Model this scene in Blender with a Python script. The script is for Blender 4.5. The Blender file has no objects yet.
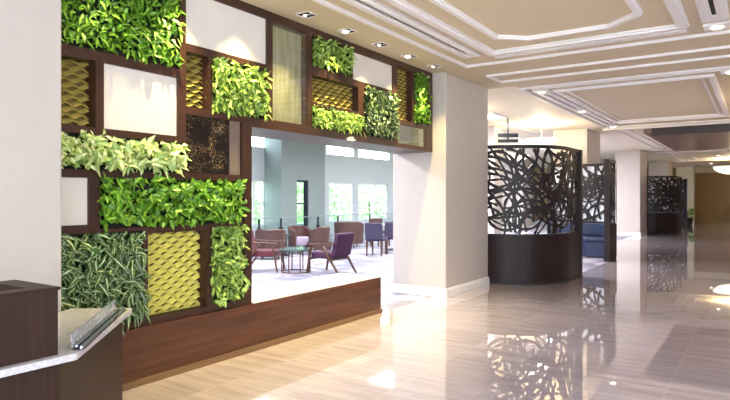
import bpy, bmesh, math, random
from mathutils import Vector, Matrix
random.seed(7)
C = bpy.context.scene.collection
PI = math.pi

# ------------------------------------------------------------------ camera, world, sun, big lights, exposure
cam_d = bpy.data.cameras.new('camera'); cam = bpy.data.objects.new('camera', cam_d); C.objects.link(cam)
cam.location = (0, 0, 1.5); cam.rotation_euler = (PI/2, 0, math.radians(33.8))
cam_d.sensor_width = 36; cam_d.lens = 590/730*36; cam_d.shift_y = -2/730; cam_d.clip_end = 300; cam_d.clip_start = 0.05
S = bpy.context.scene; S.camera = cam
S.view_settings.view_transform = 'Standard'; S.view_settings.look = 'None'
S.view_settings.gamma = 1; S.view_settings.use_curve_mapping = False
S.view_settings.exposure = 0.1
S.cycles.max_bounces = 8; S.cycles.diffuse_bounces = 4; S.cycles.glossy_bounces = 4
S.cycles.transmission_bounces = 8; S.cycles.transparent_max_bounces = 10
S.cycles.sample_clamp_indirect = 6; S.cycles.caustics_reflective = False; S.cycles.caustics_refractive = False

w = bpy.data.worlds.new('world'); S.world = w; w.use_nodes = True
bg = w.node_tree.nodes['Background']; bg.inputs[0].default_value = (0.80, 0.92, 1.0, 1); bg.inputs[1].default_value = 8.0

def light(kind, name, loc, power, col=(1, 1, 1), rot=(0, 0, 0), size=1, size_y=None, **k):
    d = bpy.data.lights.new(name, kind); d.energy = power; d.color = col
    if kind == 'AREA':
        d.size = size
        if size_y: d.shape = 'RECTANGLE'; d.size_y = size_y
        if k.get('disk'): d.shape = 'DISK'
        if k.get('spread'): d.spread = math.radians(k['spread'])
    if kind == 'SPOT':
        d.spot_size = math.radians(k.get('cone', 90)); d.spot_blend = k.get('blend', .5); d.shadow_soft_size = size
    if kind == 'POINT': d.shadow_soft_size = size
    if kind == 'SUN': d.angle = math.radians(k.get('angle', 5))
    o = bpy.data.objects.new(name, d); C.objects.link(o); o.location = loc; o.rotation_euler = rot
    return o

# hazy sun outside the lounge windows
sd = Vector((0.80, -0.12, -0.58)).normalized()
light('SUN', 'sun', (-30, 10, 20), 2.2, (1, .97, .93), sd.to_track_quat('-Z', 'Y').to_euler(), angle=14)
# daylight coming in through the glazed entrance behind the camera and the glazed wall on the right
light('AREA', 'entrance_daylight', (1.0, -4.8, 1.9), 195, (.88, .90, 1.0), (PI/2, 0, 0), 8.5, 3.0)
light('AREA', 'side_daylight', (5.85, .5, 1.9), 20, (1.0, .95, .93), (0, PI/2, 0), 2.8, 7)

# ------------------------------------------------------------------ materials
def newmat(name):
    m = bpy.data.materials.new(name); m.use_nodes = True
    return m, m.node_tree, m.node_tree.nodes['Principled BSDF']
def N(nt, t, **k):
    n = nt.nodes.new(t)
    for a, b in k.items(): setattr(n, a, b)
    return n
def plain(name, col, rough=.5, metal=0, spec=.5, coat=0, trans=0, ior=1.5, emit=None, es=0, alpha=1):
    m, nt, p = newmat(name)
    p.inputs['Base Color'].default_value = (*col, 1); p.inputs['Roughness'].default_value = rough
    p.inputs['Metallic'].default_value = metal; p.inputs['Specular IOR Level'].default_value = spec
    p.inputs['Coat Weight'].default_value = coat; p.inputs['Transmission Weight'].default_value = trans
    p.inputs['IOR'].default_value = ior
    if emit: p.inputs['Emission Color'].default_value = (*emit, 1); p.inputs['Emission Strength'].default_value = es
    # subtle procedural variation
    if not trans and not emit:
        tc = N(nt, 'ShaderNodeTexCoord'); no = N(nt, 'ShaderNodeTexNoise'); no.inputs['Scale'].default_value = 6
        mx = N(nt, 'ShaderNodeMix', data_type='RGBA'); mx.inputs['A'].default_value = (*[c*.95 for c in col], 1)
        mx.inputs['B'].default_value = (*[min(1, c*1.05) for c in col], 1)
        nt.links.new(tc.outputs['Object'], no.inputs['Vector']); nt.links.new(no.outputs['Fac'], mx.inputs['Factor'])
        nt.links.new(mx.outputs['Result'], p.inputs['Base Color'])
    return m
def lin(r, g, b):
    f = lambda c: (c/255/12.92) if c/255 <= .04045 else ((c/255+.055)/1.055)**2.4
    return (f(r), f(g), f(b))
def wood(name, c1, c2, rough=.35, scale=(1, 12, 40), coat=.1, spec=.35):
    m, nt, p = newmat(name)
    tc = N(nt, 'ShaderNodeTexCoord'); mp = N(nt, 'ShaderNodeMapping'); mp.inputs['Scale'].default_value = scale
    no = N(nt, 'ShaderNodeTexNoise'); no.inputs['Scale'].default_value = 1.5; no.inputs['Detail'].default_value = 6
    cr = N(nt, 'ShaderNodeValToRGB'); cr.color_ramp.elements[0].color = (*c1, 1); cr.color_ramp.elements[1].color = (*c2, 1)
    cr.color_ramp.elements[0].position = .3; cr.color_ramp.elements[1].position = .7
    nt.links.new(tc.outputs['Object'], mp.inputs['Vector']); nt.links.new(mp.outputs['Vector'], no.inputs['Vector'])
    nt.links.new(no.outputs['Fac'], cr.inputs['Fac']); nt.links.new(cr.outputs['Color'], p.inputs['Base Color'])
    p.inputs['Roughness'].default_value = rough; p.inputs['Coat Weight'].default_value = coat; p.inputs['Specular IOR Level'].default_value = spec
    return m
M = {}
M['pillar'] = plain('pillar_paint', lin(190, 181, 176), .55)
M['ceiling'] = plain('ceiling_taupe', lin(210, 196, 168), .7)
M['ceiling_white'] = plain('ceiling_white', lin(238, 228, 204), .7)
M['trim'] = plain('trim_white', lin(236, 232, 232), .5)
M['black'] = plain('black', (.01, .01, .01), .6)
M['wood'] = wood('frame_wood', lin(50, 31, 26), lin(72, 45, 36), .38, (8, 1.0, 1.0))
M['plinth'] = wood('plinth_wood', lin(72, 42, 32), lin(98, 60, 44), .25, (6, .7, 14))
M['kick'] = wood('kick_wood', lin(110, 82, 58), lin(128, 98, 70), .4, (6, .7, 14))
M['desk'] = wood('desk_wood', lin(48, 33, 30), lin(62, 44, 37), .45, (30, 30, 1.2), 0, .15)
M['ledge'] = plain('ledge_stone', lin(240, 236, 226), .25)
M['white_panel'] = plain('white_panel', lin(216, 208, 202), .45)
M['screen'] = plain('screen_metal', lin(36, 27, 28), .45, 0, .3)
M['screen_base'] = wood('screen_base', lin(38, 26, 28), lin(48, 34, 35), .4, (3, 3, 1), 0, .16)
M['steel'] = plain('steel', lin(165, 175, 190), .3, .9)
M['palemetal'] = plain('pale_metal', lin(176, 178, 190), .4, .3)
M['darkmetal'] = plain('dark_metal', lin(40, 40, 44), .35, .6)
M['purple'] = plain('purple_velvet', lin(62, 26, 60), .8)
M['red'] = plain('plum_velvet', lin(88, 34, 48), .8)
M['indigo'] = plain('indigo_fabric', lin(60, 54, 80), .8)
M['brown'] = plain('brown_leather', lin(74, 50, 46), .5)
M['lilac'] = plain('lilac_fabric', lin(150, 138, 158), .8)
M['frost'] = plain('pale_sheet', lin(226, 230, 238), .5)
M['blue'] = plain('blue_leather', lin(34, 46, 76), .4)
M['chairwood'] = wood('chair_wood', lin(68, 42, 34), lin(96, 62, 48), .4, (3, 3, 30))
M['greywall'] = plain('grey_wall', lin(150, 165, 165), .7)
M['bluewall'] = plain('pale_blue_wall', lin(212, 222, 230), .7)
M['winframe'] = plain('window_frame', lin(235, 238, 242), .5)
M['darkframe'] = plain('dark_window_frame', lin(50, 60, 75), .5)
M['tray'] = plain('soil', lin(22, 26, 14), .9)
M['far'] = wood('far_wood', lin(150, 118, 70), lin(176, 140, 88), .5, (1, 1, 20))
M['darkwood_ceil'] = wood('ceiling_wood', lin(104, 84, 72), lin(140, 114, 98), .3, (3, 12, 1))
M['darkface'] = plain('dark_fascia', lin(44, 32, 30), .4)
M['lawn'] = plain('lawn', lin(120, 150, 80), .9)
M['bark'] = plain('bark', lin(90, 75, 60), .9)

def emis(name, col, s):
    m, nt, p = newmat(name)
    p.inputs['Base Color'].default_value = (*col, 1)
    p.inputs['Emission Color'].default_value = (*col, 1); p.inputs['Emission Strength'].default_value = s
    return m
M['lamp'] = emis('lamp_glow', (1, .9, .72), 7)
M['bowl'] = emis('lamp_glass', (1, .93, .80), 1.3)

def glass(name, tint=(1, 1, 1), refl=.12, rough=0.02):
    m = bpy.data.materials.new(name); m.use_nodes = True; nt = m.node_tree; nt.nodes.clear()
    o = N(nt, 'ShaderNodeOutputMaterial'); mx = N(nt, 'ShaderNodeMixShader'); t = N(nt, 'ShaderNodeBsdfTransparent')
    g = N(nt, 'ShaderNodeBsdfGlossy'); g.inputs['Roughness'].default_value = rough
    lw = N(nt, 'ShaderNodeLayerWeight'); lw.inputs['Blend'].default_value = .5
    pw = N(nt, 'ShaderNodeMath', operation='POWER'); pw.inputs[1].default_value = 4
    ma = N(nt, 'ShaderNodeMath', operation='MULTIPLY_ADD'); ma.inputs[1].default_value = .7; ma.inputs[2].default_value = refl*.4
    nt.links.new(lw.outputs['Facing'], pw.inputs[0]); nt.links.new(pw.outputs[0], ma.inputs[0])
    t.inputs['Color'].default_value = (*tint, 1)
    nt.links.new(ma.outputs[0], mx.inputs[0]); nt.links.new(t.outputs[0], mx.inputs[1]); nt.links.new(g.outputs[0], mx.inputs[2])
    nt.links.new(mx.outputs[0], o.inputs['Surface'])
    return m
M['glass'] = glass('clear_glass', (.93, .98, .97))
M['winglass'] = glass('window_glass', (.97, 1, 1), .06)
M['caseglass'] = glass('case_glass', (.9, .92, .9), .25)

def floor_mat():
    m, nt, p = newmat('polished_tile')
    tc = N(nt, 'ShaderNodeTexCoord'); mp = N(nt, 'ShaderNodeMapping')
    mp.inputs['Rotation'].default_value = (0, 0, PI/2); mp.inputs['Location'].default_value = (.2, 0, 0)
    br = N(nt, 'ShaderNodeTexBrick'); br.offset = .43; br.offset_frequency = 2
    br.inputs['Scale'].default_value = 1; br.inputs['Brick Width'].default_value = .6; br.inputs['Row Height'].default_value = .6
    br.inputs['Mortar Size'].default_value = .002; br.inputs['Mortar Smooth'].default_value = .3
    br.inputs['Color1'].default_value = (0, 0, 0, 1); br.inputs['Color2'].default_value = (1, 1, 1, 1); br.inputs['Mortar'].default_value = (.5, .5, .5, 1)
    st = N(nt, 'ShaderNodeMapping'); st.inputs['Scale'].default_value = (.7, 9, 1)
    no = N(nt, 'ShaderNodeTexNoise'); no.inputs['Scale'].default_value = 1.6; no.inputs['Detail'].default_value = 5; no.inputs['Roughness'].default_value = .6
    sep = N(nt, 'ShaderNodeVectorMath', operation='MULTIPLY_ADD'); sep.inputs[1].default_value = (7, 3, 5)
    cr = N(nt, 'ShaderNodeValToRGB'); e = cr.color_ramp.elements
    e[0].position = .25; e[0].color = (*lin(180, 166, 178), 1); e[1].position = .75; e[1].color = (*lin(218, 205, 214), 1)
    hs = N(nt, 'ShaderNodeMix', data_type='RGBA', blend_type='MULTIPLY'); hs.inputs['Factor'].default_value = .12
    mm = N(nt, 'ShaderNodeMix', data_type='RGBA'); mm.inputs['B'].default_value = (*lin(226, 216, 206), 1)
    L = nt.links.new
    L(tc.outputs['Object'], mp.inputs['Vector']); L(mp.outputs['Vector'], br.inputs['Vector'])
    L(tc.outputs['Object'], st.inputs['Vector']); L(br.outputs['Color'], sep.inputs[0]); L(st.outputs['Vector'], sep.inputs[2])
    L(sep.outputs[0], no.inputs['Vector']); L(no.outputs['Fac'], cr.inputs['Fac'])
    L(cr.outputs['Color'], hs.inputs['A']); L(br.outputs['Color'], hs.inputs['B'])
    L(hs.outputs['Result'], mm.inputs['A']); L(br.outputs['Fac'], mm.inputs['Factor']); L(mm.outputs['Result'], p.inputs['Base Color'])
    p.inputs['Roughness'].default_value = .025; p.inputs['IOR'].default_value = 1.75
    p.inputs['Coat Weight'].default_value = .8; p.inputs['Coat Roughness'].default_value = .015
    return m
M['floor'] = floor_mat()
def carpet_mat():
    m, nt, p = newmat('lilac_carpet')
    tc = N(nt, 'ShaderNodeTexCoord'); no = N(nt, 'ShaderNodeTexNoise'); no.inputs['Scale'].default_value = 1.1; no.inputs['Detail'].default_value = 6
    no.inputs['Distortion'].default_value = 1.5
    cr = N(nt, 'ShaderNodeValToRGB'); e = cr.color_ramp.elements
    e[0].position = .38; e[0].color = (*lin(104, 102, 124), 1); e[1].position = .6; e[1].color = (*lin(172, 168, 182), 1)
    nt.links.new(tc.outputs['Object'], no.inputs['Vector']); nt.links.new(no.outputs['Fac'], cr.inputs['Fac'])
    nt.links.new(cr.outputs['Color'], p.inputs['Base Color']); p.inputs['Roughness'].default_value = .55
    return m
M['carpet'] = carpet_mat()
def counter_mat():
    m, nt, p = newmat('counter_stone')
    tc = N(nt, 'ShaderNodeTexCoord'); no = N(nt, 'ShaderNodeTexNoise'); no.inputs['Scale'].default_value = 60; no.inputs['Detail'].default_value = 4
    cr = N(nt, 'ShaderNodeValToRGB'); e = cr.color_ramp.elements
    e[0].position = .35; e[0].color = (*lin(190, 188, 196), 1); e[1].position = .65; e[1].color = (*lin(214, 212, 220), 1)
    nt.links.new(tc.outputs['Object'], no.inputs['Vector']); nt.links.new(no.outputs['Fac'], cr.inputs['Fac'])
    nt.links.new(cr.outputs['Color'], p.inputs['Base Color']); p.inputs['Roughness'].default_value = .2
    return m
M['counter'] = counter_mat()
def mosaic_mat():
    m, nt, p = newmat('dark_gold_mosaic')
    tc = N(nt, 'ShaderNodeTexCoord'); vo = N(nt, 'ShaderNodeTexVoronoi'); vo.inputs['Scale'].default_value = 70
    n2 = N(nt, 'ShaderNodeTexNoise'); n2.inputs['Scale'].default_value = 5; n2.inputs['Detail'].default_value = 3
    n3 = N(nt, 'ShaderNodeTexNoise'); n3.inputs['Scale'].default_value = 85
    ml = N(nt, 'ShaderNodeMath', operation='MULTIPLY')
    cr = N(nt, 'ShaderNodeValToRGB'); e = cr.color_ramp.elements
    e[0].position = .27; e[0].color = (*lin(24, 18, 18), 1); e[1].position = .40; e[1].color = (*lin(140, 116, 80), 1)
    L = nt.links.new
    L(tc.outputs['Object'], n2.inputs['Vector']); L(tc.outputs['Object'], n3.inputs['Vector'])
    L(n2.outputs['Fac'], ml.inputs[0]); L(n3.outputs['Fac'], ml.inputs[1]); L(ml.outputs[0], cr.inputs['Fac'])
    L(cr.outputs['Color'], p.inputs['Base Color']); p.inputs['Roughness'].default_value = .25
    return m
M['mosaic'] = mosaic_mat()
M['bronzeglass'] = plain('bronze_glass', lin(120, 104, 96), .1)
M['etched'] = wood('etched_stone', lin(176, 168, 134), lin(222, 214, 184), .15, (1, 14, 1.4))
def gold(name, col):
    m = plain(name, col, .35, .15); return m
M['olive'] = plain('dark_olive', lin(112, 96, 36), .6)
M['gold'] = gold('antique_gold', lin(196, 176, 96))
M['yellowgold'] = gold('yellow_gold', lin(250, 240, 130))

def leaf_mat(name, centre, edge, dark, pat=.5, noise=8):
    m, nt, p = newmat(name)
    uv = N(nt, 'ShaderNodeUVMap'); sx = N(nt, 'ShaderNodeSeparateXYZ')
    sub = N(nt, 'ShaderNodeMath', operation='SUBTRACT'); sub.inputs[1].default_value = .5
    ab = N(nt, 'ShaderNodeMath', operation='ABSOLUTE')
    tc = N(nt, 'ShaderNodeTexCoord'); no = N(nt, 'ShaderNodeTexNoise'); no.inputs['Scale'].default_value = noise*6
    ad = N(nt, 'ShaderNodeMath', operation='MULTIPLY_ADD'); ad.inputs[1].default_value = .35
    cr = N(nt, 'ShaderNodeValToRGB'); e = cr.color_ramp.elements
    e[0].position = pat*.5+.05; e[0].color = (*centre, 1); e[1].position = pat*.5+.25; e[1].color = (*edge, 1)
    ge = N(nt, 'ShaderNodeNewGeometry')
    mx = N(nt, 'ShaderNodeMix', data_type='RGBA'); mx.inputs['B'].default_value = (*dark, 1)
    r2 = N(nt, 'ShaderNodeMath', operation='MULTIPLY'); r2.inputs[1].default_value = .75
    L = nt.links.new
    L(uv.outputs[0], sx.inputs[0]); L(sx.outputs[0], sub.inputs[0]); L(sub.outputs[0], ab.inputs[0])
    L(tc.outputs['Object'], no.inputs['Vector']); L(no.outputs['Fac'], ad.inputs[0]); L(ab.outputs[0], ad.inputs[2])
    L(ad.outputs[0], cr.inputs['Fac']); L(ge.outputs['Random Per Island'], r2.inputs[0]); L(r2.outputs[0], mx.inputs['Factor'])
    L(cr.outputs['Color'], mx.inputs['A']); L(mx.outputs['Result'], p.inputs['Base Color'])
    p.inputs['Roughness'].default_value = .38
    tr = N(nt, 'ShaderNodeBsdfTranslucent'); ms = N(nt, 'ShaderNodeMixShader'); ms.inputs[0].default_value = .18
    L(mx.outputs['Result'], tr.inputs['Color']); out = nt.nodes['Material Output']
    L(p.outputs[0], ms.inputs[1]); L(tr.outputs[0], ms.inputs[2]); L(ms.outputs[0], out.inputs['Surface'])
    return m
LM = dict(
    lime=leaf_mat('lime_leaf', lin(224, 234, 140), lin(136, 184, 58), lin(50, 106, 28)),
    cream=leaf_mat('cream_leaf', lin(246, 246, 196), lin(172, 202, 88), lin(90, 146, 44), .7),
    green=leaf_mat('green_leaf', lin(196, 222, 84), lin(104, 168, 40), lin(36, 94, 18), .3),
    stripe=leaf_mat('striped_leaf', lin(240, 244, 214), lin(80, 122, 50), lin(38, 76, 26), .3),
    dark=leaf_mat('dark_leaf', lin(230, 238, 196), lin(76, 114, 52), lin(28, 56, 22), .3),
    tree=leaf_mat('tree_leaf', lin(205, 228, 185), lin(180, 212, 160), lin(150, 190, 140)))

# ------------------------------------------------------------------ mesh helpers
class MB:
    def __init__(s): s.v = []; s.f = []; s.uv = None
    def box(s, x0, x1, y0, y1, z0, z1, T=None):
        b = len(s.v); P = [(x, y, z) for x in (x0, x1) for y in (y0, y1) for z in (z0, z1)]
        if T is not None: P = [tuple(T @ Vector(p)) for p in P]
        s.v += P
        for f in ((0, 1, 3, 2), (4, 6, 7, 5), (0, 4, 5, 1), (2, 3, 7, 6), (0, 2, 6, 4), (1, 5, 7, 3)): s.f.append(tuple(b+i for i in f))
        return s
    def prism(s, pts, z0, z1):
        b = len(s.v); n = len(pts)
        s.v += [(x, y, z0) for x, y in pts] + [(x, y, z1) for x, y in pts]
        s.f.append(tuple(b+i for i in reversed(range(n)))); s.f.append(tuple(b+n+i for i in range(n)))
        for i in range(n): j = (i+1) % n; s.f.append((b+i, b+j, b+n+j, b+n+i))
        return s
    def beam(s, p, q, w, d, w2=None, d2=None):
        p = Vector(p); q = Vector(q); z = (q-p).normalized()
        a = Vector((0, 0, 1)) if abs(z.z) < .9 else Vector((0, 1, 0))
        x = a.cross(z).normalized(); y = z.cross(x)
        w2 = w if w2 is None else w2; d2 = d if d2 is None else d2; b = len(s.v)
        for c, ww, dd in ((p, w, d), (q, w2, d2)):
            for i, j in ((-1, -1), (1, -1), (1, 1), (-1, 1)): s.v.append(tuple(c+x*i*ww/2+y*j*dd/2))
        s.f += [(b+3, b+2, b+1, b), (b+4, b+5, b+6, b+7)] + [(b+i, b+(i+1) % 4, b+4+(i+1) % 4, b+4+i) for i in range(4)]
        return s
    def cyl(s, p, q, r, r2=None, n=12):
        p = Vector(p); q = Vector(q); z = (q-p).normalized(); a = Vector((0, 0, 1)) if abs(z.z) < .9 else Vector((0, 1, 0))
        x = a.cross(z).normalized(); y = z.cross(x); b = len(s.v); r2 = r if r2 is None else r2
        for c, rr in ((p, r), (q, r2)):
            for i in range(n): t = 2*PI*i/n; s.v.append(tuple(c+x*math.cos(t)*rr+y*math.sin(t)*rr))
        s.f.append(tuple(b+i for i in reversed(range(n)))); s.f.append(tuple(b+n+i for i in range(n)))
        for i in range(n): j = (i+1) % n; s.f.append((b+i, b+j, b+n+j, b+n+i))
        return s
    def lathe(s, prof, cx=0, cy=0, n=24):
        b = len(s.v)
        for r, z in prof:
            for i in range(n): t = 2*PI*i/n; s.v.append((cx+r*math.cos(t), cy+r*math.sin(t), z))
        for k in range(len(prof)-1):
            for i in range(n): j = (i+1) % n; s.f.append((b+k*n+i, b+k*n+j, b+(k+1)*n+j, b+(k+1)*n+i))
        return s
    def loft(s, rings, closed=True):
        """rings: list of lists of points, each ring a closed cross-section"""
        b = len(s.v); n = len(rings[0])
        for r in rings: s.v += [tuple(p) for p in r]
        for k in range(len(rings)-1):
            for i in range(n): j = (i+1) % n; s.f.append((b+k*n+i, b+k*n+j, b+(k+1)*n+j, b+(k+1)*n+i))
        s.f.append(tuple(b+i for i in reversed(range(n)))); e = b+(len(rings)-1)*n; s.f.append(tuple(e+i for i in range(n)))
        return s
    def build(s, name, mat, parent=None, bevel=0, smooth=False, seg=2):
        me = bpy.data.meshes.new(name); me.from_pydata(s.v, [], s.f); me.materials.append(mat)
        if s.uv:
            l = me.uv_layers.new(name='UVMap')
            for poly in me.polygons:
                for li, vi in zip(poly.loop_indices, poly.vertices): l.data[li].uv = s.uv[vi]
        bm = bmesh.new(); bm.from_mesh(me)
        if not s.uv: bmesh.ops.recalc_face_normals(bm, faces=bm.faces)
        bm.to_mesh(me); bm.free()
        if smooth:
            for p in me.polygons: p.use_smooth = True
        o = bpy.data.objects.new(name, me); C.objects.link(o)
        if parent: o.parent = parent
        if bevel:
            md = o.modifiers.new('bevel', 'BEVEL'); md.width = bevel; md.segments = seg; md.limit_method = 'ANGLE'; md.angle_limit = .7
        return o
def struct(name, mb, mat, **k):
    o = mb.build(name, mat, **k); o['kind'] = 'structure'; return o
def tag(o, label, cat, group=None):
    o['label'] = label; o['category'] = cat
    if group: o['group'] = group
    return o
def thing(name, label, cat, loc=(0, 0, 0), rotz=0, group=None):
    o = bpy.data.objects.new(name, None); o.empty_display_size = .1; C.objects.link(o); o.location = loc; o.rotation_euler = (0, 0, rotz)
    return tag(o, label, cat, group)
def copy_tree(o, parent=None):
    c = o.copy(); C.objects.link(c); c.parent = parent
    for ch in list(o.children): copy_tree(ch, c)
    return c
def B(*a): return MB().box(*a)

# ------------------------------------------------------------------ room shell
H = 3.4
struct('floor', B(-4.15, 6, -5, 42, -.1, 0), M['floor'])
struct('floor_carpet', B(-14.6, -4.15, -1, 42, -.1, .004).box(-4.15, -3.99, 9.9, 16.6, 0, .004).box(-3.99, -2.97, 10.9, 15.4, 0, .004), M['carpet'])
struct('ceiling', B(-4.85, 6, -5, 9.75, H, H+.15).box(-3.45, 6, 9.75, 17.0, H, H+.15), M['ceiling'])
struct('ceiling_lounge', B(-11.2, -4.85, -1, 42, H, H+.15).box(-4.85, -3.45, 9.75, 42, H, H+.15).box(-3.45, 6, 17.0, 42, H, H+.15), M['ceiling_white'])
struct('ceiling_atrium', B(-14.9, -11.2, -1, 42, 4.7, 4.85).box(-11.35, -11.2, -1, 42, H, 4.7), M['ceiling_white'])
struct('wall_back', B(-4.15, -3.4, -5.1, -5, 0, H).box(-3.4, 5.4, -5.1, -5, 0, .3).box(-3.4, 5.4, -5.1, -5, 3.3, H).box(5.4, 6, -5.1, -5, 0, H), M['pillar'])
struct('wall_right', B(6, 6.1, -5, 4.2, 0, .3).box(6, 6.1, -5, 4.2, 3.3, H).box(6, 6.1, -5, -3.2, .3, 3.3).box(6, 6.1, 4.2, 42, 0, H), M['pillar'])
mb = MB()
for i in range(5): mb.box(6, 6.08, -3.2+i*1.85-.04, -3.2+i*1.85+.04, .3, 3.3)
struct('window_1', mb, M['darkframe'])
mb = MB()
for i in range(5): mb.box(-3.4+i*2.2-.04, -3.4+i*2.2+.04, -5.08, -5, .3, 3.3)
struct('window_2', mb, M['darkframe'])
struct('wall_side', B(-4.25, -4.15, -5, .52, 0, H), M['pillar'])
struct('wall_end', B(-14.6, -4.15, -1.1, -1, 0, 4.7), M['bluewall'])
struct('wall_far', B(-14.9, 6, 42, 42.15, 0, 4.7), M['far'])
struct('trim_1', B(-3.6, 6, 41.7, 42, 3.05, H).box(-4.3, -3.35, 41.0, 42, 0, H), M['ceiling_white'])

def pillar(y0, y1, x0=-4.86, x1=-3.93):
    o = struct('pillar', B(x0, x1, y0, y1, 0, H), M['pillar'], bevel=.012)
    b = MB().box(x0-.02, x1+.02, y0-.02, y1+.02, 0, .11).box(x0-.012, x1+.012, y0-.012, y1+.012, .11, .135)
    struct('baseboard_pillar', b, M['trim'], bevel=.006)
pillar(.52, 2.18); pillar(8.06, 9.72); pillar(16.8, 18.4); pillar(25.4, 27.05); pillar(34.1, 35.8)
pillar(14.9, 15.5, -6.5, -5.85); pillar(27.0, 28.4, -10.2, -9.2)

# window wall of the lounge, X = -14.5
from math import radians
def px_y(px, X):
    a = radians(33.8); u = (px-365)/590
    dx = -math.sin(a)+u*math.cos(a); dy = math.cos(a)+u*math.sin(a)
    return dy*X/dx
XW = -14.5
bays = [(4.4, 7.4), (7.9, 10.9), (15.0-.0, 0), ]
yb = lambda p: px_y(p, XW)
wins = [(4.0, 6.2), (6.8, 9.0), (yb(243), yb(266)), (yb(289), yb(310)), (yb(329), yb(354)), (yb(358.5), yb(388)), (26.0, 29.5), (30.3, 33.8), (34.6, 38.1)]
wall = MB(); ys = [-1]+[v for p in wins for v in p]+[42]
wall.box(XW-.2, XW, -1, 42, -3, .53).box(XW-.2, XW, -1, 42, 2.14, 3.28).box(XW-.2, XW, -1, 42, 4.45, 4.7)
for i in range(0, len(ys), 2): wall.box(XW-.2, XW, ys[i], ys[i+1], .53, 2.14)
for i in range(0, len(ys), 2): wall.box(XW-.2, XW, ys[i]+.15, ys[i+1]-.15, 3.28, 4.45) if ys[i+1]-ys[i] > .4 else wall.box(XW-.2, XW, ys[i], ys[i+1], 3.28, 4.45)
struct('wall_left', wall, M['bluewall'])
for k, (a, b) in enumerate(wins):
    if k == 3: continue
    fr = MB()
    for y in (a+.04, (a+b)/2, b-.04): fr.box(XW-.14, XW-.04, y-.05, y+.05, .53, 2.14)
    for z in (.56, 1.33, 2.11): fr.box(XW-.135, XW-.045, a, b, z-.03, z+.03)
    o = struct('window_%d' % (k+3), fr, M['winframe'])
    g = B(XW-.10, XW-.09, a, b, .53, 2.14).build('pane', M['winglass'], o)
# grey projecting wall block with a narrow dark-framed window
XB = -13.7
y0, y1 = px_y(281.5, XB), px_y(325, XB); wa, wb = px_y(297, XB), px_y(308.5, XB)
struct('wall_block', B(XB-.2, XB, y0, wa, 0, 4.7).box(XB-.2, XB, wb, y1, 0, 4.7).box(XB-.2, XB, wa, wb, 2.14, 4.7).box(XB-.2, XB, wa, wb, 0, .4).box(-14.5, XB-.2, y0, y0+.15, 0, 4.7).box(-14.5, XB-.2, y1-.15, y1, 0, 4.7), M['greywall'])
fr = MB().box(XB-.16, XB-.10, wa, wa+.06, .4, 2.14).box(XB-.18, XB-.02, wb-.07, wb-.001, .4, 2.14).box(XB-.16, XB-.10, wa, wb, 2.07, 2.14).box(XB-.16, XB-.10, wa, wb, 1.27, 1.33).box(XB-.16, XB-.10, wa, wb, .4, .48)
o = struct('window_11', fr, M['darkframe']); B(XB-.14, XB-.135, wa, wb, .4, 2.14).build('pane', M['winglass'], o)

# ------------------------------------------------------------------ ceiling mouldings
def strip(mb, pts, wd=.07, h=.035, closed=False, z=H):
    """stepped moulding along a polyline on the ceiling"""
    P = [Vector(p) for p in pts]; n = len(P)
    prof = [(-wd/2, 0), (-wd/2, -h*.5), (-wd*.28, -h*.6), (-wd*.28, -h), (wd*.28, -h), (wd*.28, -h*.6), (wd/2, -h*.5), (wd/2, 0)]
    rings = []
    for i in range(n):
        if closed: a = (P[i]-P[i-1]).normalized(); b = (P[(i+1) % n]-P[i]).normalized()
        else:
            a = (P[i]-P[max(i-1, 0)]) if i else P[1]-P[0]; b = (P[min(i+1, n-1)]-P[i]) if i < n-1 else a
            a = a.normalized(); b = b.normalized()
        na = Vector((-a.y, a.x)); nb = Vector((-b.y, b.x)); m = (na+nb).normalized(); m = m/max(.3, m.dot(na))
        rings.append([(P[i].x+m.x*o, P[i].y+m.y*o, z+dz) for o, dz in prof])
    if closed: rings.append(rings[0])
    mb.loft(rings)
def rect(x0, x1, y0, y1): return [(x0, y0), (x1, y0), (x1, y1), (x0, y1)]
tr = 0
def trim(mb):
    global tr; tr += 1
    struct('trim_%d' % (tr+1), mb, M['trim'])
def slotframe(x, y0, y1, lamps=()):
    m = MB(); m.box(x-.125, x-.022, y0, y1, H-.03, H).box(x+.022, x+.125, y0, y1, H-.03, H).box(x-.022, x+.022, y1-.2, y1, H-.03, H).box(x-.022, x+.022, y0, y0+.2, H-.03, H)
    m.box(x-.085, x-.045, y0+.05, y1-.05, H-.042, H-.03).box(x+.045, x+.085, y0+.05, y1-.05, H-.042, H-.03)
    trim(m)
    t = thing('air_slot', 'long narrow black air slot in the ceiling moulding at X', 'air vent', (x, (y0+y1)/2, H))
    MB().box(-.022, .022, -(y1-y0)/2+.2, (y1-y0)/2-.2, -.012, -.002).build('slot', M['black'], t)
    return t
for (xc, y0, y1) in ((-1.8, .9, 7.86),):
    m = MB(); strip(m, rect(xc-1.71, xc+1.71, y0, y1), .07, .03, True); trim(m)
    m = MB(); strip(m, rect(xc-1.1, xc+1.1, y0+.55, y1-.56), .13, .045, True); trim(m)
    m = MB(); m.box(xc-1.12, xc+1.12, y1-.42, y1-.31, H-.035, H); trim(m)
    a, b, c, d = xc-.77, xc+.77, y0+1.3, y1-1.0
    m = MB(); strip(m, [(a, c+.3), (a+.3, c), (b-.34, c), (b, c+.3), (b, d-.3), (b-.34, d), (a+.3, d), (a, d-.28)], .085, .04, True); trim(m)
slotA = slotframe(-3.17, 1.5, 7.32); slotA['label'] = 'long black air slot in white moulding beside the row of downlights'
slotB = slotframe(-.39, 1.5, 7.25); slotB['label'] = 'black air slot in white moulding at the upper right of the near ceiling'
m = MB(); strip(m, rect(-3.5, .6, 8.64, 9.2), .05, .03, True); trim(m)
m = MB(); strip(m, rect(-3.46, .6, 9.98, 16.7), .07, .03, True); trim(m)
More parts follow.
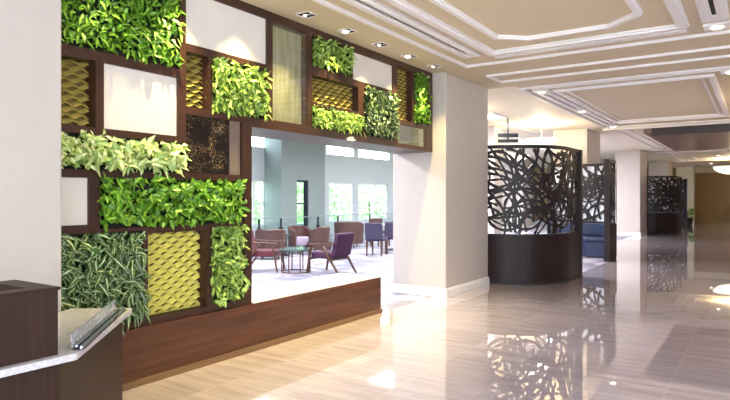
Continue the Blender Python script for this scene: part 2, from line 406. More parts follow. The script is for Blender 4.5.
m = MB(); strip(m, rect(-2.98, -.62, 10.5, 15.6), .10, .04, True); strip(m, rect(-2.98+.14, -.62-.14, 10.64, 15.46), .04, .02, True); trim(m)
m = MB(); strip(m, [(-3.3, 10.18), (.6, 10.18)], .04, .02); strip(m, [(-2.98, 15.95), (.6, 15.95)], .06, .03); trim(m)
slotC = slotframe(-3.2, 10.6, 13.0); slotC['label'] = 'black air slot in the second ceiling bay, nearer of the two'
slotD = slotframe(-3.2, 13.4, 16.3); slotD['label'] = 'black air slot in the second ceiling bay, farther of the two'
for y in (17.2, 25.6, 27.2, 33, 34, 40):
    m = MB(); strip(m, [(-3.6, y), (5.9, y)], .1, .04); trim(m)
m = MB()
for x in (-3.3, -3.0): strip(m, [(x, 17.3), (x, 40)], .06, .03)
for x in (-2.6, -.6): strip(m, [(x, 27.5), (x, 33)], .08, .03)
trim(m)
m = MB()
for x in (-5.4, -6.3, -7.2): strip(m, [(x, 10.5), (x, 26)], .05, .02)
trim(m)
# dropped timber ceiling raft
struct('ceiling_raft', B(-2.66, 5.9, 17.75, 25.0, 3.27, H-.001), M['darkwood_ceil'])
struct('ceiling_fascia', B(-2.45, 5.9, 17.70, 17.75, 3.2, H-.001), M['darkface'])

# ------------------------------------------------------------------ downlights over the living wall
def downlight(i, y, label):
    b_ = .042 if i in (4, 6) else .018
    t = thing('downlight', label, 'ceiling light', (-3.9, y, H), 0, 'square downlights above the green wall')
    MB().box(-.085, .085, -.085, -.075, -.008, 0).box(-.085, .085, .075, .085, -.008, 0).box(-.085, -.075, -.085, .085, -.008, 0).box(.075, .085, -.085, .085, -.008, 0).box(-.075, .075, -.006, .006, -.007, 0).build('rim', M['trim'], t)
    MB().box(-.075, .075, -.075, .075, -.004, -.001).build('recess', M['black'], t)
    MB().lathe([(0.001, -.02), (.6*b_, -.018), (.9*b_, -.010), (b_, -.004)], -.02, 0, 16).build('bulb', M['lamp'], t, smooth=True)
    pw = 50 if y < 2.6 else 240
    dd = Vector((-.02, 0, -1)).normalized()
    l = light('SPOT', 'downlight_beam', (-3.9, y, H-.03), pw, (1, .82, .33), dd.to_track_quat('-Z', 'Y').to_euler(), .02, cone=78, blend=1)
for i, y in enumerate((2.58, 3.3, 4.02, 4.74, 5.46, 6.17, 6.89, 7.62)):
    nm = {4.74: 'square downlight above the tall glazed panel, nearest one in view', 5.46: 'second square downlight from the left, above the leafy panel',
          6.17: 'middle one of the five square downlights in view', 6.89: 'square glowing downlight, fourth from the left above the wall', 7.62: 'small square downlight next to the big cream pillar'}
    downlight(i, y, nm.get(y, 'square downlight above the near part of the green wall'))
def roundlamp(x, y, label, p=30):
    t = thing('recessed_lamp', label, 'ceiling light', (x, y, H), 0, 'round recessed lamps in square plates')
    MB().box(-.13, .13, -.11, .11, -.035, -.002).build('plate', M['trim'], t, bevel=.008)
    MB().lathe([(0.001, -.052), (.055, -.046), (.065, -.035)], 0, 0, 20).build('bulb', M['lamp'], t, smooth=True)
    light('SPOT', 'recessed_beam', (x, y, H-.07), p, (1, .86, .66), (0, 0, 0), .04, cone=120, blend=.8)
roundlamp(-.39, 7.5, 'round glowing ceiling lamp at the end of the near right slot')
roundlamp(-3.2, 10.38, 'round ceiling lamp nearest of three along the left slots of the second bay')
roundlamp(-3.2, 13.2, 'round ceiling lamp between the two slots of the second bay')
roundlamp(-3.2, 16.5, 'round ceiling lamp at the far end of the second bay slots')
roundlamp(-.36, 10.3, 'round ceiling lamp at the right edge of the picture')

# ------------------------------------------------------------------ living wall
XF = -4.15
OPEN = dict(
    plA=(2.19, 3.336, 2.61, 3.32), gA=(2.19, 2.56, 2.03, 2.53), w1=(2.627, 3.315, 2.03, 2.53), plC=(2.19, 3.385, 1.71, 1.975),
    w3=(2.19, 2.506, 1.30, 1.65), plD=(2.594, 4.10, 1.265, 1.66), plE=(2.19, 2.97, .52, 1.235), gC=(3.016, 3.63, .52, 1.21), plF=(3.693, 4.107, .52, 1.235),
    w2=(3.399, 4.415, 2.85, 3.315), gB=(3.40, 3.66, 2.30, 2.78), plB=(3.70, 4.415, 2.29, 2.79), dk=(3.40, 4.07, 1.72, 2.23),
    tall=(4.50, 5.07, 2.30, 3.31), plG=(5.137, 5.90, 2.98, 3.32), gD=(5.137, 6.05, 2.57, 2.88), plH=(5.137, 6.15, 2.29, 2.53),
    w4=(5.934, 6.884, 2.96, 3.30), plI=(6.19, 6.96, 2.30, 2.92), gE=(7.0, 7.42, 2.59, 3.32), plJ=(7.48, 7.93, 2.59, 3.32), cs=(7.03, 7.84, 2.26, 2.53))
wallunit = thing('living_wall_frame', 'dark wood grid frame holding white, gold mesh and planted panels around the wide opening', 'shelving wall', (XF, 4, 0))
def rel(x0, x1, y0, y1, z0, z1): return (x0-XF, x1-XF, y0-4, y1-4, z0, z1)
ysb = sorted({2.19, 4.10, 4.107, 4.20, 8.05}.union(*[set(o[:2]) for o in OPEN.values()]))
zsb = sorted({.463, 2.2, H}.union(*[set(o[2:]) for o in OPEN.values()]))
fm = MB(); fill = {}
for i in range(len(ysb)-1):
    for j in range(len(zsb)-1):
        yc = (ysb[i]+ysb[i+1])/2; zc = (zsb[j]+zsb[j+1])/2
        solid = not any(o[0] < yc < o[1] and o[2] < zc < o[3] for o in OPEN.values())
        if yc > 4.20 and zc < 2.2: solid = False
        fill[i, j] = solid
X0, X1 = XF-.30, XF
vid = {}
def V(x, y, z):
    k = (x, y, z)
    if k not in vid: vid[k] = len(fm.v); fm.v.append((x-XF, y-4, z))
    return vid[k]
for (i, j), s_ in fill.items():
    if not s_: continue
    a, b, c, d = ysb[i], ysb[i+1], zsb[j], zsb[j+1]
    for x in (X0, X1): fm.f.append((V(x, a, c), V(x, b, c), V(x, b, d), V(x, a, d)))
    if not fill.get((i-1, j)): fm.f.append((V(X0, a, c), V(X1, a, c), V(X1, a, d), V(X0, a, d)))
    if not fill.get((i+1, j)): fm.f.append((V(X0, b, c), V(X1, b, c), V(X1, b, d), V(X0, b, d)))
    if not fill.get((i, j-1)): fm.f.append((V(X0, a, c), V(X1, a, c), V(X1, b, c), V(X0, b, c)))
    if not fill.get((i, j+1)): fm.f.append((V(X0, a, d), V(X1, a, d), V(X1, b, d), V(X0, b, d)))
fm.build('grid', M['wood'], wallunit)
MB().box(*rel(XF-.65, XF-.30, 2.19, 4.20, .463, H)).box(*rel(XF-.65, XF-.30, 4.20, 8.05, 2.2, H)).build('backing', M['wood'], wallunit)
# thin raised edging around the whole opening side of frame
def panel(key, part, mat, depth, th=.02, label=None, inset=0):
    y0, y1, z0, z1 = OPEN[key]
    o = MB().box(*rel(XF-depth-th, XF-depth, y0+inset, y1-inset, z0+inset, z1-inset)).build(part, mat, wallunit, bevel=.002)
    if label: o['label'] = label
    return o
panel('w1', 'white_panel', M['white_panel'], .02, label='small white panel in the upper left of the grid')
panel('w2', 'white_panel', M['white_panel'], .02, label='large white panel under the ceiling with a lamp glow')
panel('w3', 'white_panel', M['white_panel'], .02, label='small white panel beside the near pillar')
panel('w4', 'white_panel', M['white_panel'], .02, label='white panel under the ceiling above the opening')
def mesh_panel(key, mat, p=.044, lam=.125, label=None):
    y0, y1, z0, z1 = OPEN[key]; m = MB(); n = int((z1-z0)/p)+1; X = XF-.11
    panel(key, 'backing', M['olive'], .135)
    k = 0; steps = 10
    for i in range(n+1):
        zc = z0+i*p; rings = []; q = int((y1-y0)/(lam/steps))
        for s_ in range(q+1):
            y = y0+(y1-y0)*s_/q; ph = (y/lam+(.5 if i % 2 else 0)) % 1
            tri = math.cos(2*PI*ph)*.5
            z = zc+tri*p*.5
            lo = max(z0, min(z1, z-.019)); hi = max(z0+.001, min(z1, z+.013))
            rings.append([(X-XF+.020, y-4, lo), (X-XF+.024, y-4, lo+.003), (X-XF-.018, y-4, hi+.004), (X-XF-.022, y-4, hi)])
        m.loft(rings)
    o = m.build('expanded_mesh', mat, wallunit)
    if label: o['label'] = label
mesh_panel('gA', M['gold'], label='narrow gold mesh panel beside the near pillar'); mesh_panel('gB', M['gold'], label='narrow gold mesh panel under the large white panel')
mesh_panel('gC', M['yellowgold'], label='bright yellow mesh panel above the plinth'); mesh_panel('gD', M['gold'], label='wide gold mesh panel above the opening')
mesh_panel('gE', M['gold'], label='tall narrow gold mesh panel near the far pillar')
y0, y1, z0, z1 = OPEN['dk']
o = MB().box(*rel(XF-.06, XF-.03, y0, 3.93, z0, z1)).build('mosaic_panel', M['mosaic'], wallunit); o['label'] = 'black panel speckled with gold'
o = MB().box(*rel(XF-.05, XF-.02, 3.93, y1-.01, z0, z1)).build('bronze_strip', M['bronzeglass'], wallunit)
panel('tall', 'etched_panel', M['etched'], .10, label='tall beige streaked panel behind glass')
panel('tall', 'glass_front', M['caseglass'], .012, .006)
panel('cs', 'case_back', M['white_panel'], .07)
panel('cs', 'glass_front', M['caseglass'], .012, .006)
MB().box(*rel(XF-.069, XF-.04, 7.5, 7.82, 2.262, 2.528)).build('case_divider', M['etched'], wallunit)

# plinth with the bright ledge
t = thing('plinth', 'long low dark wood plinth with a pale stone ledge under the opening', 'bench', (XF, 4.2, 0))
MB().box(-.62, .03, -1.99, 2.33, .05, .462).build('body', M['plinth'], t, bevel=.004)
MB().box(-.60, .045, -1.99, 2.345, 0, .055).build('toe_board', M['kick'], t, bevel=.003)
MB().box(-.62, .02, .005, 2.32, .462, .475).build('ledge', M['ledge'], t, bevel=.002)

# ------------------------------------------------------------------ planted panels
def foliage(rect_, n, L, W, mat, out=.10, droop=.5, curl=.0, seedv=1, fl=0.35, up=.2):
    rnd = random.Random(seedv); y0, y1, z0, z1 = rect_; m = MB(); m.uv = []
    for k in range(n):
        l = L*rnd.uniform(.6, 1.1); wd = W*rnd.uniform(.75, 1.15)
        x = rnd.uniform(-.09, out-.02)
        base = Vector((x, rnd.uniform(y0, y1-.02), rnd.uniform(z0+.03, z1-.005)))
        if x < 0: base.y = min(max(base.y, y0+.01), y1-.01)
        th = rnd.uniform(0, 2*PI)
        d = Vector((rnd.uniform(.15, .8), math.cos(th), math.sin(th)*.9-fl+up)).normalized()
        nn = Vector((1.0, rnd.uniform(-.6, .6), rnd.uniform(.1, 1.1)))
        nn = (nn-d*nn.dot(d)).normalized(); sd_ = d.cross(nn)
        rows = [(0, .12), (.18, .72), (.42, 1.0), (.68, .72), (.88, .3), (1, 0)]
        b = len(m.v); tw = rnd.uniform(-1, 1)*curl; dr = droop*rnd.uniform(.5, 1.3)
        for ri, (t_, ww) in enumerate(rows):
            c = base+d*l*t_*(1-.25*dr*t_)-Vector((0, 0, 1))*l*dr*.5*t_*t_+sd_*tw*l*t_*t_*.5
            if ri == len(rows)-1: m.v.append(tuple(c)); m.uv.append((.5, 1)); break
            for sx_ in (-1, 0, 1):
                p = c+sd_*sx_*wd*.5*ww+nn*(abs(sx_)*wd*.14*ww)
                m.v.append(tuple(p)); m.uv.append((.5+.5*sx_, t_))
        for ri in range(4):
            a = b+ri*3; m.f += [(a, a+1, a+4, a+3), (a+1, a+2, a+5, a+4)]
        a = b+12; m.f += [(a, a+1, a+3), (a+1, a+2, a+3)]
    return m
def planted(key, kind, label, n, L, W, **k):
    y0, y1, z0, z1 = OPEN[key]; zc = (z0+z1)/2; yc = (y0+y1)/2
    t = thing('planted_panel', label, 'plant panel', (XF, yc, z0), 0, 'planted panels in the wooden grid')
    MB().box(-.12, -.06, y0-yc+.003, y1-yc-.003, .003, z1-z0-.003).build('planting_tray', M['tray'], t)
    m = foliage((y0-yc, y1-yc, 0, z1-z0), n, L, W, None, seedv=hash(key) % 1 + sum(map(ord, key)), **k)
    o = m.build('foliage', LM[kind], t, smooth=True)
planted('plA', 'green', 'large block of dense green leaves at the top left under the ceiling', 1500, .088, .032, out=.07, curl=.5, up=.3)
planted('plC', 'cream', 'narrow band of pale cream-green pointed leaves beside the near pillar', 560, .10, .042, out=.09, droop=.3, up=.4)
planted('plD', 'green', 'wide band of glossy lime-green leaves left of the opening', 1100, .086, .042, out=.08, droop=.3, up=.45)
planted('plE', 'stripe', 'dark green planting with long cream-striped leaves behind the counter', 1150, .13, .034, out=.09, droop=.8, curl=.8)
planted('plF', 'lime', 'small upright block of light green leaves between yellow mesh and opening', 600, .085, .042, out=.06)
planted('plB', 'lime', 'square block of bright leaves below the large white panel', 1000, .088, .034, out=.07, droop=.5)
planted('plG', 'lime', 'block of light green leaves right of the tall glazed panel', 640, .085, .034, out=.07)
planted('plH', 'lime', 'low band of leaves directly above the opening, under the wide gold mesh', 620, .085, .034, out=.07)
planted('plI', 'dark', 'dark round-leaved planting hanging over the beam of the opening', 900, .075, .045, out=.09)
planted('plJ', 'green', 'tall narrow planting at the far end next to the pillar', 480, .09, .038, out=.07)

# ------------------------------------------------------------------ reception desk
def Zp(px, py, z):
    a = radians(33.8); u = (px-365)/590; t = 590*(1.5-z)/(py-198)
    return ((-math.sin(a)+u*math.cos(a))*t, (math.cos(a)+u*math.sin(a))*t)
desk = thing('reception_desk', 'dark wood reception desk with grey stone counter and raised screen at the left', 'desk', (-2.83, 1.0, 0))
def dk(p): return (p[0]+2.83, p[1]-1.0)
Bc = Zp(77, 353, .74); Cc = Zp(133, 309, .74); Dc = Zp(60, 308, .74); xf = Bc[0]
top = [(xf, -1.2), Bc, (Cc[0]+.01, Cc[1]-.03), (Cc[0]-.01, Cc[1]+.0), (Cc[0]-.05, Cc[1]+.015), (Dc[0]+.08, Dc[1]+.04), (-3.9, 2.16), (-3.9, -1.2)]
MB().prism([dk(p) for p in top], .705, .74).build('counter_top', M['counter'], desk, bevel=.004)
ee = Zp(125, 316, .70)
body = [(-2.83, -1.15), (-2.83, 1.56), (ee[0], ee[1]-.02), (-3.88, ee[1]-.10), (-3.88, 2.0), (-3.88, -1.15)]
MB().prism([dk(p) for p in body], 0, .705).build('body', M['desk'], desk)
ts = MB().box(-.07, 0, -2.1, .55, .741, 1.055)
bk = Zp(20, 279, 1.07)
ts.box(bk[0]+2.83, -.07, .48, .55, .741, 1.055)
ts.build('raised_screen', M['desk'], desk)
ts = MB().box(-.085, .008, -2.1, .56, 1.055, 1.07).box(bk[0]+2.83, -.085, .44, .56, 1.055, 1.07)
ts.build('screen_cap', M['desk'], desk, bevel=.002)

# metal strip stand on the counter
a0 = Vector((*Zp(83, 350, .74), .74)); a1 = Vector((*Zp(126, 309.5, .74), .74)); d = (a1-a0); ln = d.length-.03; ang = math.atan2(d.y, d.x)
t = thing('metal_rack', 'long low silver rack with cut-out pattern standing on the stone counter edge', 'rack', (a0.x, a0.y, .741), ang)
MB().box(0, ln, -.005, .05, 0, .006).build('base', M['darkmetal'], t)
MB().beam((0, .008, .012), (ln, .008, .012), .012, .014).beam((0, .03, .02), (ln, .03, .02), .01, .01).build('rail', M['steel'], t)
m = MB(); rnd = random.Random(3)
m.beam((0, .05, .02), (ln, .05, .02), .006, .006).beam((0, .062, .075), (ln, .062, .075), .005, .004)
x = .01
while x < ln-.02:
    wd = rnd.choice((.022, .03, .036)); k = rnd.randint(0, 3)
    z0, z1 = .02, .075
    yy = lambda z: .05+(z-.02)*.2
    P = lambda a, z: (x+a, yy(z), z)
    if k == 0: m.beam(P(0, z0), P(0, z1), .004, .003).beam(P(0, .05), P(wd, .05), .003, .003).beam(P(wd, z0), P(wd, z1), .004, .003)
    elif k == 1:
        for q in range(8):
            t0, t1 = q*PI/4, (q+1)*PI/4; f_ = lambda t_: P(wd/2+math.cos(t_)*wd/2, .0475+math.sin(t_)*.024)
            m.beam(f_(t0), f_(t1), .004, .003)
    elif k == 2: m.beam(P(0, z0), P(wd, z1), .004, .003).beam(P(wd, z0), P(0, z1), .004, .003)
    else: m.beam(P(0, z0), P(0, z1), .004, .003).beam(P(0, z1-.005), P(wd, .05), .003, .003).beam(P(wd, .05), P(0, .025), .003, .003)
    x += wd+.008
m.build('cutout_strip', M['palemetal'], t)

# ------------------------------------------------------------------ booth screens
def make_screen(label, mirror, seedv):
    t = thing('booth_screen', label, 'screen', (0, 0, 0), 0, 'curved booth screens with web pattern')
    R_ = 1.1; L0, L1, L2 = .8, R_*PI/2, .72; Ltot = L0+L1+L2; sg = -1 if mirror else 1
    def path(s):     # local origin at arc centre
        if s < L0: p = (-(L0-s), -R_); n = (0, -1)
        elif s < L0+L1: a = -PI/2+(s-L0)/R_; p = (math.cos(a)*R_, math.sin(a)*R_); n = (math.cos(a), math.sin(a))
        else: p = (R_, s-L0-L1); n = (1, 0)
        return Vector((p[0], p[1]*sg, 0)), Vector((n[0], n[1]*sg, 0))
    def wallstrip(mb, s0, s1, z0, z1, th, ns, off=0):
        rings = []
        for k in range(ns+1):
            p, n = path(s0+(s1-s0)*k/ns); c = p+n*off
            rings.append([tuple(c+n*th/2+Vector((0, 0, z0))), tuple(c+n*th/2+Vector((0, 0, z1))), tuple(c-n*th/2+Vector((0, 0, z1))), tuple(c-n*th/2+Vector((0, 0, z0)))])
        mb.loft(rings)
    m = MB(); wallstrip(m, 0, Ltot, .04, .85, .09, 40); m.build('base_panel', M['screen_base'], t, bevel=.004)
    m = MB(); wallstrip(m, 0, Ltot, 0, .045, .07, 40); m.build('toe_board', M['black'], t)
    m = MB(); wallstrip(m, 0, Ltot, 2.36, 2.42, .06, 40); m.build('top_rail', M['screen'], t, bevel=.003)
    m = MB(); wallstrip(m, 0, Ltot, .85, .875, .06, 40); m.build('bottom_rail', M['screen'], t)
    m = MB(); wallstrip(m, Ltot-.005, Ltot+.10, 0, 2.42, .13, 2); m.build('end_post', M['screen'], t, bevel=.004)
    m = MB(); wallstrip(m, -.06, .02, 0, 2.42, .07, 2); m.build('wall_post', M['screen'], t)
    rnd = random.Random(seedv); m = MB()
    zl, zh = .87, 2.37
    def ribbon(f, n, wd, th):
        pts = [f(k/n) for k in range(n+1)]; seg = []; out = []
        for k in range(n+1):
            s, z = pts[k]
            if 0 <= s <= Ltot and zl <= z <= zh: seg.append(k)
            elif seg: out.append(seg); seg = []
        if seg: out.append(seg)
        for sgm in out:
            if len(sgm) < 2: continue
            rings = []
            for k in sgm:
                s, z = pts[k]; s2, z2 = pts[min(k+1, n)]; s1, z1 = pts[max(k-1, 0)]
                ds, dz = s2-s1, z2-z1; l = math.hypot(ds, dz) or 1; ns_, nz_ = -dz/l, ds/l
                ww = wd*(.75+.5*math.sin(k*.7+wd*900)**2)/2
                rg = []
                for q, o_ in ((1, 1), (1, -1), (-1, -1), (-1, 1)):
                    p, nn = path(min(max(s+ns_*ww*q, 0), Ltot)); rg.append(tuple(p+nn*th/2*o_+Vector((0, 0, min(max(z+nz_*ww*q, zl), zh)))))
                rings.append(rg)
            m.loft(rings)
    for k in range(66):
        r = rnd.choice((.35, .5, .8, 1.2, 2.0)); cs, cz = rnd.uniform(0, Ltot), rnd.uniform(zl, zh); a0_ = rnd.uniform(0, 2*PI)
        ox, oz = cs-r*math.cos(a0_), cz-r*math.sin(a0_); da = min(2*PI, rnd.uniform(1.1, 3.0)/r)
        def f(u):
            a = a0_+da*(u-.5); return (ox+r*math.cos(a), oz+r*math.sin(a))
        ribbon(f, 40, rnd.uniform(.028, .054), .022+.0001*k)
    m.build('web_panel', M['screen'], t)
    if mirror:
        m = MB(); wallstrip(m, .02, L0+L1+.05, .88, 2.355, .008, 40, .045); o = m.build('backing_sheet', M['frost'], t); o['label'] = 'pale sheet behind the web pattern'
    # banquette following the inside of the screen
    return t, path, Ltot
def banquette(label, mirror, path, Ltot):
    t = thing('banquette', label, 'sofa', (0, 0, 0), 0, 'blue booth banquettes')
    def sweep(mb, s0, s1, o0, o1, z0, z1):
        rings = []
        for k in range(25):
            p, n = path(s0+(s1-s0)*k/24)
            rings.append([tuple(p-n*o0+Vector((0, 0, z0))), tuple(p-n*o0+Vector((0, 0, z1))), tuple(p-n*o1+Vector((0, 0, z1))), tuple(p-n*o1+Vector((0, 0, z0)))])
        mb.loft(rings)
    m = MB(); sweep(m, .05, Ltot-.75, .09, .66, .012, .38); m.build('base', M['blue'], t, bevel=.01)
    m = MB(); sweep(m, .05, Ltot-.75, .12, .70, .385, .50); m.build('seat_cushion', M['blue'], t, bevel=.03)
    m = MB(); sweep(m, .05, Ltot-.75, .07, .19, .51, .84); m.build('backrest', M['blue'], t, bevel=.03)
    return t
s1, path1, LT = make_screen('nearest curved dark web-patterned booth screen, beside the large pillar', False, 11); s1.location = (-3.99, 10.9, 0)
s2, path2, _ = make_screen('second booth screen, its straight post and side facing the opening', True, 12); s2.location = (-4.09, 15.5, 0)
b1 = banquette('blue banquette inside the nearest curved screen', False, path1, LT); b1.location = (-3.99, 10.9, .004)
b2 = banquette('blue banquette visible behind the post of the second screen', True, path2, LT); b2.location = (-4.09, 15.5, .004)
for src, lab in ((s1, 'far curved booth screen behind the white pillar'), (s2, 'farthest booth screen, a narrow dark sliver behind the far curved one'),
                 (b1, 'blue banquette inside the far curved screen'), (b2, 'blue banquette inside the farthest screen')):
    c = copy_tree(src); c.location = src.location+Vector((0, 17.35, 0)); c['label'] = lab

# ------------------------------------------------------------------ pendants
def pendant(x, y, zb, r, label, ztop=H, p=40):
    t = thing('pendant_lamp', label, 'pendant lamp', (x, y, zb), 0, 'bowl pendant lamps')
    pr = [(0.001, 0), (r*.35, .02*r), (r*.7, .12*r), (r*.92, .28*r), (r, .42*r), (r*.97, .44*r), (r*.88, .32*r), (r*.6, .16*r), (.001, .06*r)]
    MB().lathe(pr, n=32).build('bowl', M['bowl'], t, smooth=True)
    MB().cyl((0, 0, .1*r), (0, 0, ztop-zb), .012).build('rod', M['steel'], t)
    MB().cyl((0, 0, ztop-zb-.04), (0, 0, ztop-zb), .09, n=20).build('canopy', M['steel'], t)
    light('SPOT', 'pendant_beam', (x, y, zb-.03), p*.5, (1, .93, .84), (0, 0, 0), .1, cone=160, blend=.6)
    light('POINT', 'pendant_glow', (x, y, zb+r*.42+.12), p, (1, .80, .48), size=.1)
pendant(-4.66, 15.1, 2.83, .42, 'glowing bowl pendant seen above the nearest curved screen', p=150)
pendant(-5.7, 11.3, 2.83, .42, 'glowing bowl pendant behind the large pillar', p=150)
pendant(-1.05, 33, 2.62, .85, 'large glowing bowl pendant far down the lobby at the right edge', p=120)
pendant(1.0, 13.2, 2.75, .5, 'added bowl pendant over the open side of the lobby, unseen past the right edge', p=130)  # added out of view to warm the second ceiling bay
pendant(1.3, 21.5, 2.6, .5, 'added bowl pendant under the timber ceiling raft, unseen past the right edge', ztop=3.27, p=130)  # also added out of view, for warm light further back
pendant(-7.2, 20.5, 2.83, .42, 'glowing bowl pendant deep in the lounge', p=60)

# ------------------------------------------------------------------ lounge furniture
def yaw(dx, dy): return math.atan2(dy, dx)
def armchair(label, loc, rz, fab, group='wooden armchairs with padded seats'):
    t = thing('armchair', label, 'chair', (*loc, .004), rz, group)
    MB().box(-.24, .30, -.26, .26, .30, .43).build('seat', fab, t, bevel=.035, seg=3)
    T = Matrix.Translation((-.25, 0, .36)) @ Matrix.Rotation(-.22, 4, 'Y')
    MB().box(-.05, .05, -.27, .27, 0, .46, T).build('backrest', fab, t, bevel=.03, seg=3)
    for s in (-1, 1):
        y = s*.31
        MB().beam((.36, y, 0), (.26, y, .57), .03, .035, .04, .045).build('leg', M['chairwood'], t)
        MB().beam((-.42, y*.9, 0), (-.02, y, .56), .03, .035, .035, .05).build('leg', M['chairwood'], t)
        MB().beam((-.32, y, .60), (.36, y, .575), .06, .025).build('armrest', M['chairwood'], t, bevel=.006)
    MB().beam((.30, -.31, .30), (.30, .31, .30), .03, .05).build('stretcher', M['chairwood'], t)
    MB().beam((-.22, -.31, .30), (-.22, .31, .30), .03, .05).build('stretcher', M['chairwood'], t)
    return t
Rv = (math.cos(radians(33.8)), math.sin(radians(33.8))); Fv = (-Rv[1], Rv[0])
def dirv(r, f): return yaw(Rv[0]*r+Fv[0]*f, Rv[1]*r+Fv[1]*f)
cP = Zp(331, 273, 0); armchair('purple armchair with wooden arms, its back to the right of the round table', cP, dirv(-.82, .57), M['purple'])
cL = Zp(264, 270.5, 0); armchair('plum armchair left of the round table, cut off by the frame post', cL, dirv(.97, -.1), M['red'])
def round_table(label, loc, r, h, top, leg):
    t = thing('round_table', label, 'table', (*loc, .004), 0, 'round lounge tables')
    MB().lathe([(.001, h-.04), (r-.01, h-.04), (r, h-.03), (r, h-.005), (r-.005, h), (.001, h)], n=40).build('tabletop', top, t)
    MB().lathe([(r*.84, .0), (r*.84, .02), (r*.80, .02), (r*.80, 0), (r*.84, 0)], n=36).build('floor_ring', leg, t)
    for k in range(8):
        a = 2*PI*k/8+.2; c_, s_ = math.cos(a)*r*.82, math.sin(a)*r*.82
        MB().cyl((c_, s_, .01), (c_, s_, h-.03), .012, n=8).build('leg', leg, t)
    return t
M['tabletop'] = plain('dark_glass_top', lin(70, 86, 86), .08)
round_table('round rod-legged table with dark glass top between the armchairs', Zp(296, 272, 0), .36, .48, M['tabletop'], M['chairwood'])
def tub(label, loc, rz, group='brown tub chairs', h=.74, r=.36):
    t = thing('tub_chair', label, 'chair', (*loc, .004), rz, group)
    rings = []
    for k in range(25):
        a = radians(60)+radians(240)*k/24; hh = h if 6 < k < 18 else h-.12*((6-k)/6 if k <= 6 else (k-18)/6)
        c_, s_ = math.cos(a), math.sin(a)
        rings.append([(c_*r, s_*r, .12), (c_*(r+.02), s_*(r+.02), hh-.02), (c_*r, s_*r, hh), (c_*(r-.07), s_*(r-.07), hh), (c_*(r-.07), s_*(r-.07), .12)])
    MB().loft(rings).build('shell', M['brown'], t, smooth=False)
    MB().lathe([(.001, .2), (r-.08, .2), (r-.07, .24), (r-.07, .42), (r-.1, .45), (.001, .46)], n=28).build('seat', M['lilac'], t, smooth=True)
    for sx in (-1, 1):
        for sy in (-1, 1): MB().cyl((sx*.2, sy*.2, 0), (sx*.19, sy*.19, .21), .018, n=8).build('leg', M['chairwood'], t)
    return t
tub('brown tub chair behind the plum armchair', Zp(270.5, 259, 0), dirv(-.1, .9))
tub('tub chair with lilac seat turned towards the camera', Zp(300, 253.5, 0), dirv(.55, -.6), r=.31)
tub('brown tub chair with its back to the purple armchair', Zp(318.5, 254, 0), dirv(-.9, .35), r=.29)
tub('wide brown tub chair in front of the glass railing', Zp(349, 247, 0), dirv(.2, .95), h=.78, r=.44)
round_table('small dark round table between the tub chairs', Zp(284.5, 255.5, 0), .15, .55, M['darkframe'], M['darkmetal'])
def dining(label, loc, rz, fab, group='upholstered dining chairs'):
    t = thing('dining_chair', label, 'chair', (*loc, .004), rz, group)
    MB().box(-.22, .24, -.23, .23, .38, .48).build('seat', fab, t, bevel=.02)
    T = Matrix.Translation((-.22, 0, .42)) @ Matrix.Rotation(-.08, 4, 'Y')
    MB().box(-.04, .04, -.24, .24, 0, .44, T).build('backrest', fab, t, bevel=.02)
    for sx in (-1, 1):
        for sy in (-1, 1): MB().beam((sx*.22, sy*.2, 0), (sx*.2, sy*.2, .39), .03, .03, .05, .05).build('leg', M['chairwood'], t)
    return t
dining('indigo dining chair seen from behind, left of the pale pillar', Zp(377, 255.5, 0), dirv(.35, .9), M['indigo'])
dining('indigo dining chair half hidden by the pale pillar', Zp(391, 253, 0), dirv(-.2, .95), M['indigo'])
dining('brown dining chair across the white table', Zp(380, 246, 0), dirv(.5, -.8), M['brown'])
tb = Zp(396, 250, 0)
t = thing('dining_table', 'white-topped dining table partly hidden by the pale pillar', 'table', (*tb, .004))
MB().lathe([(.001, .71), (.4, .71), (.42, .725), (.4, .745), (.001, .745)], n=32).build('tabletop', M['trim'], t)
MB().cyl((0, 0, .02), (0, 0, .71), .04).build('pedestal', M['darkmetal'], t); MB().cyl((0, 0, 0), (0, 0, .02), .25, n=24).build('base', M['darkmetal'], t)

# glass railing
t = thing('glass_railing', 'clear glass railing with dark posts in front of the lounge windows', 'railing', (-11, 0, .004))
MB().beam((0, 4, .95), (0, 26, .95), .04, .025).build('top_rail', M['steel'], t)
MB().box(-.005, .005, 4, 26, .08, .9).build('glass_panes', M['glass'], t)
for px in (232, 259, 281, 318, 338, 370, 394):
    y = px_y(px, -11)
    MB().box(-.02, .02, y-.02, y+.02, 0, .94).box(-.035, .035, y-.04, y+.04, .62, .70).build('post', M['darkmetal'], t)
for y in (21, 24): MB().box(-.02, .02, y-.02, y+.02, 0, .94).build('post', M['darkmetal'], t)

# light panels added to the ceiling to brighten lounge, booths and far pillars
for i, (x, y) in enumerate(((-7, 3), (-7, 7), (-9.5, 5), (-9.5, 10), (-8.2, 13.5), (-8.5, 17.5), (-6.5, 22.5), (-9.0, 24), (-5.6, 20.6), (-5.4, 12.9))):
    t = thing('added_panel_light', 'flush square light panel added to the lounge ceiling', 'ceiling light', (x, y, H), 0, 'added lounge ceiling light panels')
    MB().box(-.5, .5, -.5, .5, -.03, -.002).build('frame', M['trim'], t)
    MB().box(-.45, .45, -.45, .45, -.034, -.031).build('diffuser', M['bowl'], t)
    light('AREA', 'panel_fill', (x, y, H-.05), 225, (.93, .95, 1), (0, 0, 0), .9, .9)
# lamps added far down the lobby to brighten its far end
for x, y in ((-1.5, 30), (-2.2, 37), (-5.5, 22), (-6, 30)):
    roundlamp(x, y, 'added round ceiling lamp far down the lobby', 200)

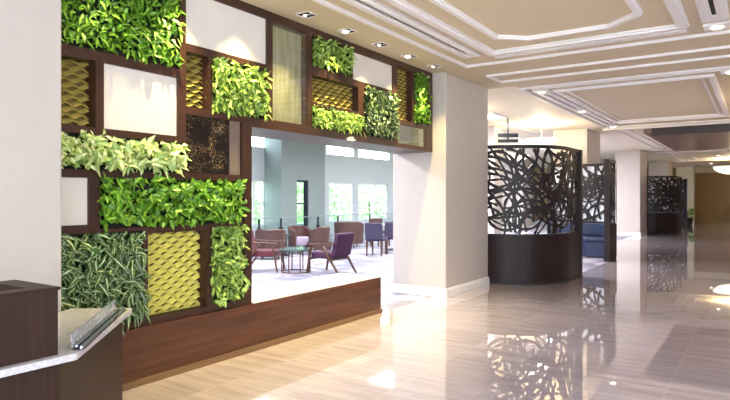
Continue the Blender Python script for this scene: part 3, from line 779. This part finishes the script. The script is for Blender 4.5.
# wall-mounted dark grille seen over the nearest screen
t = thing('hanging_panel', 'dark two-slat panel hanging from the ceiling above the nearest curved screen', 'hanging panel', (-5.0, 13.6, 2.82), radians(33.8))
MB().box(-.24, .24, -.02, .02, .0, .08).build('slat', M['darkmetal'], t); MB().box(-.24, .24, -.02, .02, .13, .22).build('slat', M['darkmetal'], t)
MB().cyl((0, 0, .05), (0, 0, .58), .02).build('rod', M['darkmetal'], t)

# plant by the far wall
t = thing('potted_plant', 'small potted plant standing against the far pillar', 'plant', (-3.25, 37, 0))
MB().lathe([(.001, 0), (.14, 0), (.2, .4), (.17, .4), (.12, .1), (.001, .1)], n=20).build('pot', M['darkmetal'], t)
m = foliage((-.15, .15, .4, .95), 60, .3, .08, None, out=.2, seedv=5, up=.6); m.build('foliage', LM['green'], t)

# ------------------------------------------------------------------ outside
struct('ground', B(-60, -14.8, -30, 80, -3.1, -3), M['lawn'])
def tree(i, x, y, h, r, label):
    t = thing('tree', label, 'tree', (x, y, -3), 0, 'trees outside the lounge windows')
    MB().cyl((0, 0, 0), (0, 0, h*.6), .18, .1, 10).build('trunk', M['bark'], t)
    rnd = random.Random(i); m = MB(); m.uv = []
    for k in range(2600):
        v = Vector((rnd.gauss(0, 1), rnd.gauss(0, 1), rnd.gauss(0, 1))).normalized()*rnd.uniform(.45, 1)**.5
        lump = 1+.18*math.sin(v.x*5+i)*math.cos(v.y*6+v.z*4)
        c = Vector((v.x*r*lump, v.y*r*lump, h*.62+v.z*h*.38*lump)); s_ = rnd.uniform(.10, .2)
        a = Vector((rnd.gauss(0, 1), rnd.gauss(0, 1), rnd.gauss(0, 1))).normalized()*s_; b_ = a.orthogonal().normalized()*s_*.6
        q = len(m.v); m.v += [tuple(c-a), tuple(c+b_), tuple(c+a), tuple(c-b_)]; m.uv += [(.5, 0), (1, .5), (.5, 1), (0, .5)]; m.f.append((q, q+1, q+2, q+3))
    o = m.build('crown', LM['tree'], t)
for i, (x, y, h, r) in enumerate(((-20, 10.5, 6.0, 2.2), (-23, 16, 7, 2.4), (-21, 22.5, 6.4, 2.1), (-22.5, 27.6, 6.2, 2.3), (-21, 5, 6, 2.2), (-24, 36.5, 7, 2.4), (-27, 30, 6.5, 2.4))):
    tree(i, x, y, h, r, 'leafy green tree outside the lounge windows')
